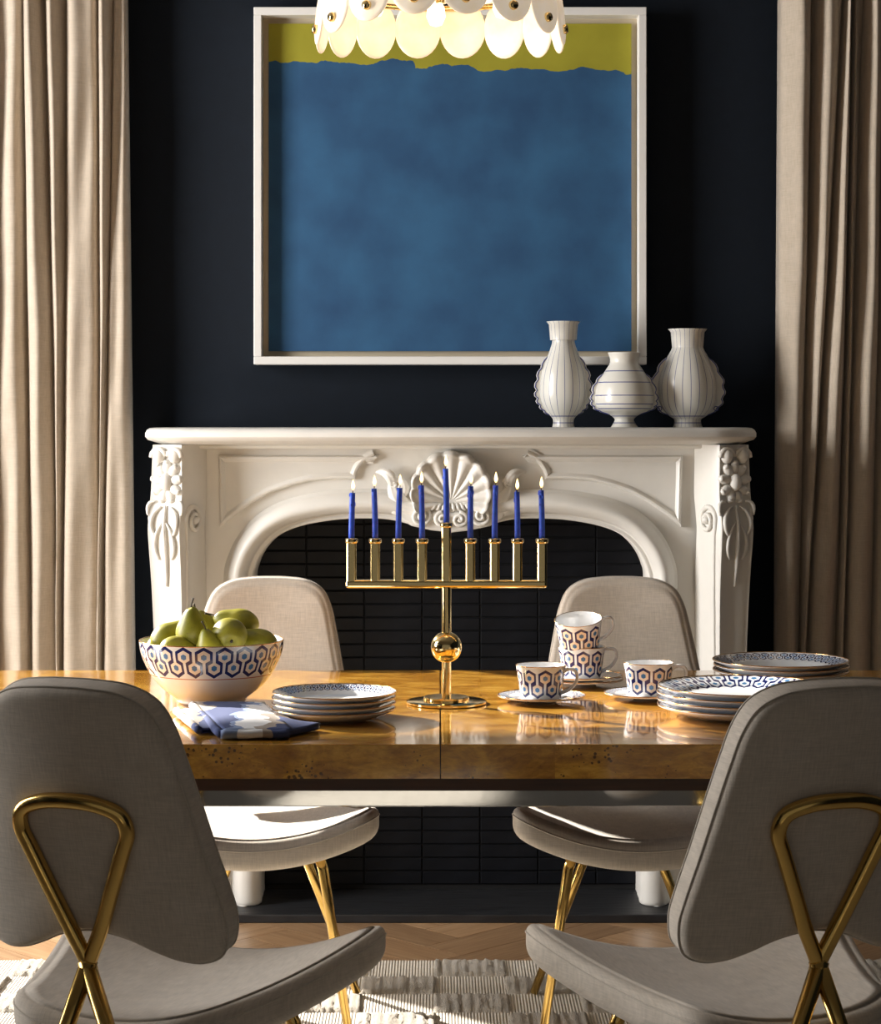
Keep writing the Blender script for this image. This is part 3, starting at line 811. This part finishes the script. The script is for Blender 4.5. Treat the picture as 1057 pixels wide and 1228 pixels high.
# ------------------------------------------------------------------ vases on the mantel
def vase(px, D, scale_pts, fins, hgt, mat, label, finw, finh):
    x, _ = PX(px, 0, D)
    root = thing('vase', (x, D, 1.2834), 0, label, 'vase', 'cobalt lined vases on the mantel')
    prof = [(v.x, v.y) for v in crom([(a, c, 0) for a, c in scale_pts], 5)]
    b = MB(); b.lathe([(0, 0), (prof[0][0], 0)]+prof+[(prof[-1][0]-.006, prof[-1][1]), (prof[-1][0]-.01, prof[-1][1]-.05)], 64)
    b.build('body', mat, root)
    for s in (-1, 1):
        # scalloped fin following the body outline
        inn = [p for p in prof if finh[0] <= p[1] <= finh[1]]
        n = len(inn); ou = []
        for i, (r, z) in enumerate(inn):
            t = i/(n-1); wv = finw*math.sin(PI*t)**.5*(.55+.45*abs(math.sin(PI*fins*t)))
            ou.append((r+wv+.001, z))
        poly = [(s*max(r-.012, .004), z) for r, z in inn]+[(s*r, z) for r, z in ou[::-1]]
        b = MB(); b.prism(poly, lambda a, c, d: (a, d, c), -.005, .005); fo = b.build('fin', M['fin'], root, smooth=False, bevel=.0015)
        b = MB(); b.tube([(s*(r-.003), -.0052, z) for r, z in ou], .0014, 6); b.build('fin_line', M['blueline'], fo)
        if finh[2]:
            zc = inn[int(n*.2)]; b = MB(); b.tube([(s*(zc[0]+finw*.35)+.006*math.cos(k*.524), -.0055, zc[1]+.006*math.sin(k*.524)) for k in range(12)], .0012, 6, True); b.build('fin_ring', M['blueline'], fo)
VD = 5.64; k_ = VD/F
va = vase_glaze('vase_glaze_striped', 18); vb = vase_glaze('vase_glaze_banded', 18, [.050, .062, .085, .12, .15]); vc = vase_glaze('vase_glaze_fluted', 22)
vase(676, VD+.05, [(.030, 0), (.028, .012), (.030, .024), (.044, .040), (.058, .065), (.064, .10), (.058, .15), (.040, .20), (.030, .235), (.036, .27), (.046, .285)], 7, .285, va, 'slim cobalt-striped white vase with scalloped fins, at mid-mantel', .016, (.03, .20, 0))
vase(749, VD, [(.037, 0), (.030, .010), (.026, .022), (.040, .034), (.066, .046), (.077, .062), (.078, .085), (.070, .12), (.052, .15), (.038, .175), (.044, .20)], 6, .20, vb, 'squat bowl-shaped white vase with cobalt bands, middle of three on mantel', .014, (.034, .15, 0))
vase(825, VD+.055, [(.040, 0), (.037, .010), (.037, .022), (.052, .032), (.072, .056), (.080, .09), (.078, .13), (.060, .18), (.042, .215), (.040, .245), (.052, .265)], 5, .265, vc, 'broad white vase with cobalt ribs and ringed fins, at the mantel end', .022, (.03, .19, 1))

# ------------------------------------------------------------------ menorah
MY = 4.03; ms = MY/F
mx = PX(535.6, 0, MY)[0]
men = thing('menorah', (mx, MY, TZ), 0, 'polished brass nine-branch menorah standing at the table seam', 'menorah')
zpx = lambda py: H-(py-505)*ms-TZ
b = MB(); b.lathe([(0, .0003), (.074, .0003), (.0765, .0015), (.0765, .005), (.074, .0065), (.044, .0065), (.044, .0125), (.042, .014), (0, .014)], 64); b.build('base', M['brass'], men, angle=.6)
b = MB(); b.lathe([(.0092, .013), (.0092, zpx(705)+.002)], 24); b.build('pole', M['brass'], men)
b = MB(); b.ball((0, 0, zpx(776)), .0298, 40, 24); b.build('sphere', M['brass'], men)
hb = .0093
b = MB(); xe = (650.3-535.6)*ms
b.box((-xe-hb, -hb, zpx(705)), (xe+hb, hb, zpx(705)+.0155)); b.build('crossbar', M['brass'], men, smooth=False, bevel=.0045, seg=3)
arms = [421.8, 450.2, 478, 506.4, 535.6, 564.3, 593.5, 620.8, 650.3]
tops = [591, 586, 585, 582, 562, 583, 582, 590, 588]
CG = 'lit blue candles in the menorah'
names = ['outermost on the pear bowl side', 'second in from the pear bowl side', 'third in from the pear bowl side', 'beside the tallest, on the bowl side', 'raised tallest in the centre', 'beside the tallest, on the teacup side', 'third in from the teacup side', 'second in from the teacup side', 'outermost on the teacup side']
for i, (ax, tp) in enumerate(zip(arms, tops)):
    xx = (ax-535.6)*ms; top = zpx(649 if i != 4 else 630)
    b = MB(); b.box((xx-hb, -hb+.0007, zpx(705)+.003), (xx+hb, hb-.0007, top+.004)); b.build('arm', M['brass'], men, smooth=False, bevel=.0045, seg=3)
    b = MB(); b.lathe([(.0065, -.004), (.0108, -.004), (.0122, -.002), (.0122, .0035), (.0108, .005), (.0068, .005), (.0065, .001)], 24); b.build('candle_cup', M['brass'], men, (xx, 0, top))
    # candle
    zc = top+.0055; Lc = zpx(tp)-zc
    cd = thing('candle', (mx+xx, MY, TZ+zc), 0, 'lit blue taper candle in the menorah, '+names[i], 'candle', CG)
    rn = random.Random(i); lx = rn.uniform(-.003, .003)
    b = MB(); N = 8
    b.tube([(lx*(t/N)**2, 0, Lc*t/N) for t in range(N+1)], [.0058-.0006*t/N for t in range(N+1)], 14); b.build('taper', M['wax'], cd)
    dr = MB(); nd = rn.choice([2, 3, 4]) + (4 if i in (5, 8) else 0)
    for q in range(nd):
        a = rn.uniform(PI, 2*PI); zz_ = Lc*(1-rn.uniform(.01, .30 if q > 0 else .05)); dr.ball((lx*(zz_/Lc)**2+.0052*math.cos(a), .0052*math.sin(a), zz_), .0017, 8, 6, (1, 1, rn.uniform(1.2, 3)))
    dr.build('wax_drip', M['wax'], cd)
    b = MB(); b.tube([(lx, 0, Lc-.001), (lx+.0006, 0, Lc+.005), (lx+.001, 0, Lc+.008)], .0008, 6); b.build('wick', M['wick'], cd)
    b = MB(); b.lathe([(0, 0), (.0018, .002), (.0033, .006), (.0034, .009), (.0024, .014), (.001, .0195), (0, .022)], 12); b.build('flame', M['flame'], cd, (lx+.0008, 0, Lc+.0042))

# ------------------------------------------------------------------ bowl of pears
BX, BY = PX(254, 0, 4.05)[0], 4.05
M['bowlprint'] = hexware('bowl_honeycomb_print', 22, .0795, .1005, .45, (.78,.755,.72), (.80,.70,.58), .0575, 22/(2*PI*.134))
bowl = thing('serving_bowl', (BX, BY, TZ), 0, 'large white bowl with navy honeycomb band, full of green pears', 'bowl')
prof = crom([(.062, .0005, 0), (.066, .004, 0), (.070, .011, 0), (.093, .028, 0), (.114, .052, 0), (.128, .078, 0), (.136, .100, 0), (.1385, .1195, 0)], 6)
pr = [(0, .001)]+[(p.x, p.y) for p in prof]
b = MB(); b.lathe(pr, 96); b.build('body', M['bowlprint'], bowl)
inr = [(.1385, .1195), (.1365, .1205), (.1345, .1195), (.129, .098), (.118, .074), (.098, .046), (.07, .022), (0, .014)]
b = MB(); b.lathe(inr, 96); b.build('inside', M['porcelain'], bowl)
b = MB(); b.tube([(.1374*math.cos(2*PI*k/96), .1374*math.sin(2*PI*k/96), .1203) for k in range(96)], .0014, 6, True); b.build('gilt_rim', M['gilt'], bowl)
pp = crom([(.0, -.034, 0), (.014, -.036, 0), (.028, -.026, 0), (.0345, -.006, 0), (.032, .012, 0), (.024, .028, 0), (.017, .042, 0), (.010, .051, 0), (.003, .0535, 0), (0, .053, 0)], 4)
pmb = MB().lathe([(p.x, p.y) for p in pp], 24, mod=lambda an, r, z: (r*(1+.03*math.cos(an*2+1)), z+.002*math.cos(an))); pear_me = mesh('fruit', pmb.v, pmb.f); pear_me.materials.append(M['pear'].m)
smb = MB().tube([(0, 0, .050), (.001, 0, .060), (.004, .001, .070), (.005, .001, .074)], [.0019, .0016, .0018, .0026], 7); stem_me = mesh('stem', smb.v, smb.f); stem_me.materials.append(M['stem'].m)
cmb = MB().ball((0, 0, -.0345), .004, 8, 6, (1, 1, .5)); cal_me = mesh('calyx', cmb.v, cmb.f); cal_me.materials.append(M['stem'].m)
# px, py of the visible centre, depth offset, tilt (x: towards +y / y: towards +x)
pears = [(230, 757, -.03, (.2, .0), .88, 'upright green pear at the top of the heap'), (203, 766, .0, (.35, .85), .9, 'green pear leaning on the upright pear, bowl rim side'),
         (195, 777, .01, (1.2, .5), .78, 'green pear at the curtain-side rim of the bowl'), (211, 781, -.06, (1.45, .5), .85, 'low green pear showing just above the front rim'),
         (252, 780, -.068, (-.15, .15), .78, 'small green pear at the front rim with upright stem'), (275, 761, -.04, (1.25, -.3), .95, 'broad green pear lying with its base outward'),
         (287, 750, .04, (.9, .9), .95, 'green pear on the far side of the heap with slanting stem'), (313, 772, .0, (1.0, -.7), .85, 'green pear at the teacup-side rim of the bowl'),
         (251, 757, .06, (.5, -.3), .85, 'half-hidden green pear behind the upright pear')]
for i, (a, c, dy, (tx, ty), sc, lab) in enumerate(pears):
    x, z = PX(a, c, BY+dy)
    r = thing('pear', (x, BY+dy, z), 0, lab, 'pear', 'green pears in the bowl')
    r.rotation_euler = (tx, ty, i*.7); r.scale = (sc, sc, sc)
    link('fruit', pear_me, None, r); link('stem', stem_me, None, r); link('calyx', cal_me, None, r)

# ------------------------------------------------------------------ plates
def plate_meshes(R, well, h, count, print_name, deep=0):
    top = [(0, .004), (well*.9, .004), (well, .0065+deep*.2), (well+.004, .009+deep)] + [(well+.004+(R-well-.004)*t, .009+deep+(h-.009-deep)*t) for t in (.25, .5, .75, 1)]
    und = [(R, h), (R+.0008, h-.0012), (R-.001, h-.003), (well+.006, .005+deep), (well-.006, .0035), (well*.72, .0025), (well*.70, .0002), (well*.66, .0002), (well*.64, .003), (0, .003)]
    if deep:
        top = [(0, .004), (well*.6, .0045), (well*.85, .010), (well, .020)] + [(well+(R-well)*t, .020+(h-.020)*t) for t in (.05, .35, .7, 1)]
        und = [(R, h), (R+.0008, h-.0012), (R-.001, h-.003), (well+.004, .016), (well*.85, .006), (well*.68, .002), (well*.66, .0002), (well*.60, .0002), (well*.58, .003), (0, .003)]
    m = MB(); m.lathe(top, 96)
    # UV.y = radius for the print
    m.uv = [(u, math.hypot(v[0], v[1])) for (u, _), v in zip(m.uv, m.v)]
    t_ = mesh('face', m.v, m.f, True, m.uv)
    n = MB().lathe(und, 96); u_ = mesh('underside', n.v, n.f, True, n.uv)
    t_.materials.append(print_name.m if isinstance(print_name, Mat) else print_name); u_.materials.append(M['porcelain'].m)
    k = MB().tube([(R*math.cos(2*PI*q/96), R*math.sin(2*PI*q/96), h) for q in range(96)], .0011, 6, True); r_ = mesh('rim_line', k.v, k.f); r_.materials.append(M['gilt'].m)
    return t_, u_, r_
def stack(n, x, y, ms_, step, label_fn, group, name='plate', z0=0.0):
    for i in range(n):
        r = thing(name, (x+random.uniform(-.0015, .0015), y+random.uniform(-.0015, .0015), TZ+.0003+z0+i*step), random.uniform(0, 6), label_fn(i), 'plate' if name != 'saucer' else 'saucer', group)
        link('face', ms_[0], None, r); link('underside', ms_[1], None, r); link('rim_line', ms_[2], None, r)

ORD = ['lowest', 'second from the bottom', 'third from the bottom', 'topmost']
pm1 = hexware('salad_plate_print', 44, .0935, .1035, .46, (.78,.80,.83), (.66,.70,.78), None, 44/(2*PI*.099))
pl1 = plate_meshes(.112, .078, .020, 44, pm1)
px1 = PX(401, 0, 3.83)[0]
stack(4, px1, 3.83, pl1, .0098, lambda i: 'white side plate with blue rim, %s in the stack by the napkin' % ORD[i], 'side plates stacked by the napkin')
pm2 = hexware('dinner_plate_print', 26, .1165, .1405, .48, (.78,.80,.83), (.70,.74,.80), None, 26/(2*PI*.129))
pl2 = plate_meshes(.152, .106, .022, 36, pm2)
px2 = PX(889, 0, 3.86)[0]
stack(4, px2, 3.86, pl2, .0115, lambda i: 'white dinner plate with navy honeycomb rim, %s in its stack' % ORD[i], 'dinner plates stacked behind the chair')
pm3 = hexware('soup_plate_print', 40, .112, .124, .46, (.78,.80,.83), (.66,.72,.80), None, 40/(2*PI*.118))
pl3 = plate_meshes(.137, .096, .034, 40, pm3, .012)
px3 = PX(937, 0, 4.30)[0]
ORD3 = ['lowest', 'middle', 'topmost']
stack(3, px3, 4.30, pl3, .0100, lambda i: 'deep-welled white soup plate, %s of three behind the dinner plates' % ORD3[i], 'soup plates stacked at the back of the table')

# ------------------------------------------------------------------ teacups and saucers
sau = plate_meshes(.084, .040, .013, 30, hexware('saucer_print', 30, .070, .078, .40, (.80,.81,.83), (.72,.76,.82), None, 30/(2*PI*.075)))
cup_print = hexware('teacup_honeycomb_print', 9, .0225, .0445, .47, (.80,.81,.83), (.80,.66,.54), None, 9/(2*PI*.044))
cp = crom([(.0365, .0005, 0), (.0385, .004, 0), (.0405, .012, 0), (.0425, .026, 0), (.0450, .044, 0), (.0472, .058, 0), (.0482, .066, 0)], 5)
cm = MB().lathe([(0, .001)]+[(p.x, p.y) for p in cp], 72); cup_me = mesh('body', cm.v, cm.f, True, cm.uv); cup_me.materials.append(cup_print.m)
ci = MB().lathe([(.0482, .066), (.0475, .0668), (.0466, .066), (.0445, .050), (.041, .024), (.036, .008), (.028, .0045), (0, .004)], 72); cin_me = mesh('inside', ci.v, ci.f); cin_me.materials.append(M['porcelain'].m)
hp = crom([(.0445, 0, .054), (.056, 0, .0605), (.069, 0, .058), (.0735, 0, .046), (.069, 0, .033), (.058, 0, .022), (.0405, 0, .014)], 6)
hm = MB(); hm.tube(hp, [.0030+.0012*abs(i/(len(hp)-1)-.5) for i in range(len(hp))], 10); han_me = mesh('handle', hm.v, hm.f); han_me.materials.append(M['porcelain'].m)
gm = MB().tube([(.0479*math.cos(2*PI*q/72), .0479*math.sin(2*PI*q/72), .0662) for q in range(72)], .0009, 6, True); gr_me = mesh('gilt_rim', gm.v, gm.f); gr_me.materials.append(M['gilt'].m)
def cup(x, y, z, rot, label):
    r = thing('teacup', (x, y, z), 0, label, 'teacup', 'honeycomb teacups'); r.rotation_euler = rot
    for nm, me_ in (('body', cup_me), ('inside', cin_me), ('handle', han_me), ('gilt_rim', gr_me)): link(nm, me_, None, r)
SG = 'white saucers under the teacups'
ca = (PX(649, 0, 4.06)[0], 4.06); cc = (PX(778, 0, 4.10)[0], 4.10); cb = (PX(698, 0, 4.32)[0], 4.32)
sz = .0046
stack(1, *ca, sau, 0, lambda i: 'white saucer under the single cup beside the menorah', SG, 'saucer')
stack(1, *cc, sau, 0, lambda i: 'white saucer under the single cup beside the dinner plates', SG, 'saucer')
stack(2, *cb, sau, .0078, lambda i: ['lower of two white saucers beneath the two stacked cups', 'upper of two white saucers beneath the two stacked cups'][i], SG, 'saucer')
cup(*ca, TZ+sz, (0, 0, math.radians(-22)), 'white teacup with navy honeycomb, alone on its saucer beside the menorah')
cup(*cc, TZ+sz, (0, 0, math.radians(-8)), 'white teacup with navy honeycomb, alone on its saucer beside the dinner plates')
cup(*cb, TZ+sz+.0078, (0, 0, math.radians(10)), 'lower teacup of the stacked pair, upright on two saucers')
cup(cb[0]-.004, cb[1]-.004, TZ+sz+.0078+.060, (math.radians(13), math.radians(-7), math.radians(12)), 'upper teacup of the stacked pair, tilted inside the other cup')

# ------------------------------------------------------------------ napkin
def sheet(b, q, z, amp=.0015, n=18, seed=0, lift=None):
    """bilinear cloth sheet over four table points, rounded up at its ends"""
    rnd = random.Random(seed); p1, p2 = rnd.uniform(0, 6), rnd.uniform(0, 6)
    A, B, C, Dd = [Vector(t) for t in q]; v = []; f = []
    for j in range(n+1):
        for i in range(n+1):
            s, t = i/n, j/n
            p = (A*(1-s)+Dd*s)*(1-t)+(B*(1-s)+C*s)*t
            zz = z+amp*math.sin(5*s+p1)*math.sin(4*t+p2)+(lift(s, t) if lift else 0)
            v.append((p.x, p.y, zz))
    for j in range(n):
        for i in range(n): f.append((j*(n+1)+i, j*(n+1)+i+1, (j+1)*(n+1)+i+1, (j+1)*(n+1)+i))
    b.add(v, f)
b = MB()
A, B, C, Dq = (-.452, 3.93), (-.362, 3.565), (-.246, 3.575), (-.322, 3.92)
off = Vector((-.345, 3.75))
loc = lambda p: (p[0]-off.x, p[1]-off.y)
base = [loc(p) for p in (A, B, C, Dq)]
bulgef = lambda s, t: .006*math.sin(PI*s)*math.sin(PI*t)
for k in range(4):
    d = .003*k; q = [(p[0]+d*(.5 if k % 2 else -.3), p[1]+d*.4) for p in base]
    sheet(b, q, .004+.0042*k, .0012, 18, k, bulgef)
# rolled folds along the long edges
for (P, Q, r_) in ((base[1], base[2], .0075), (base[0], base[1], .0075)):
    n = 14
    pts = [(P[0]+(Q[0]-P[0])*i/n, P[1]+(Q[1]-P[1])*i/n, .0095+.0008*math.sin(i)) for i in range(n+1)]
    b.tube(pts, r_, 10)
tail = [loc(p) for p in ((-.32, 3.79), (-.262, 3.585), (-.205, 3.675), (-.29, 3.755))]
for k in range(3): sheet(b, [(p[0]+.003*k, p[1]-.002*k) for p in tail], .003+.0045*k, .0016, 14, 20+k, bulgef)
n = 12; P, Q = tail[1], tail[2]; b.tube([(P[0]+(Q[0]-P[0])*i/n, P[1]+(Q[1]-P[1])*i/n, .007) for i in range(n+1)], .0062, 10)
wing = [loc(p) for p in ((-.474, 3.86), (-.405, 3.62), (-.36, 3.66), (-.42, 3.90))]
for k in range(2): sheet(b, [(p[0]+.002*k, p[1]) for p in wing], .003+.007*k, .0016, 14, 30+k, lambda s, t: .004*math.sin(PI*t))
P, Q = wing[0], wing[1]; b.tube([(P[0]+(Q[0]-P[0])*i/n, P[1]+(Q[1]-P[1])*i/n, .0085) for i in range(n+1)], .0068, 10)
nap = b.build('napkin', M['napkin'], None, (off.x-.010, off.y, TZ+.001))
so = nap.modifiers.new('solid', 'SOLIDIFY'); so.thickness = .0016
tag(nap, 'folded blue and white printed cloth napkin between bowl and side plates', 'napkin')
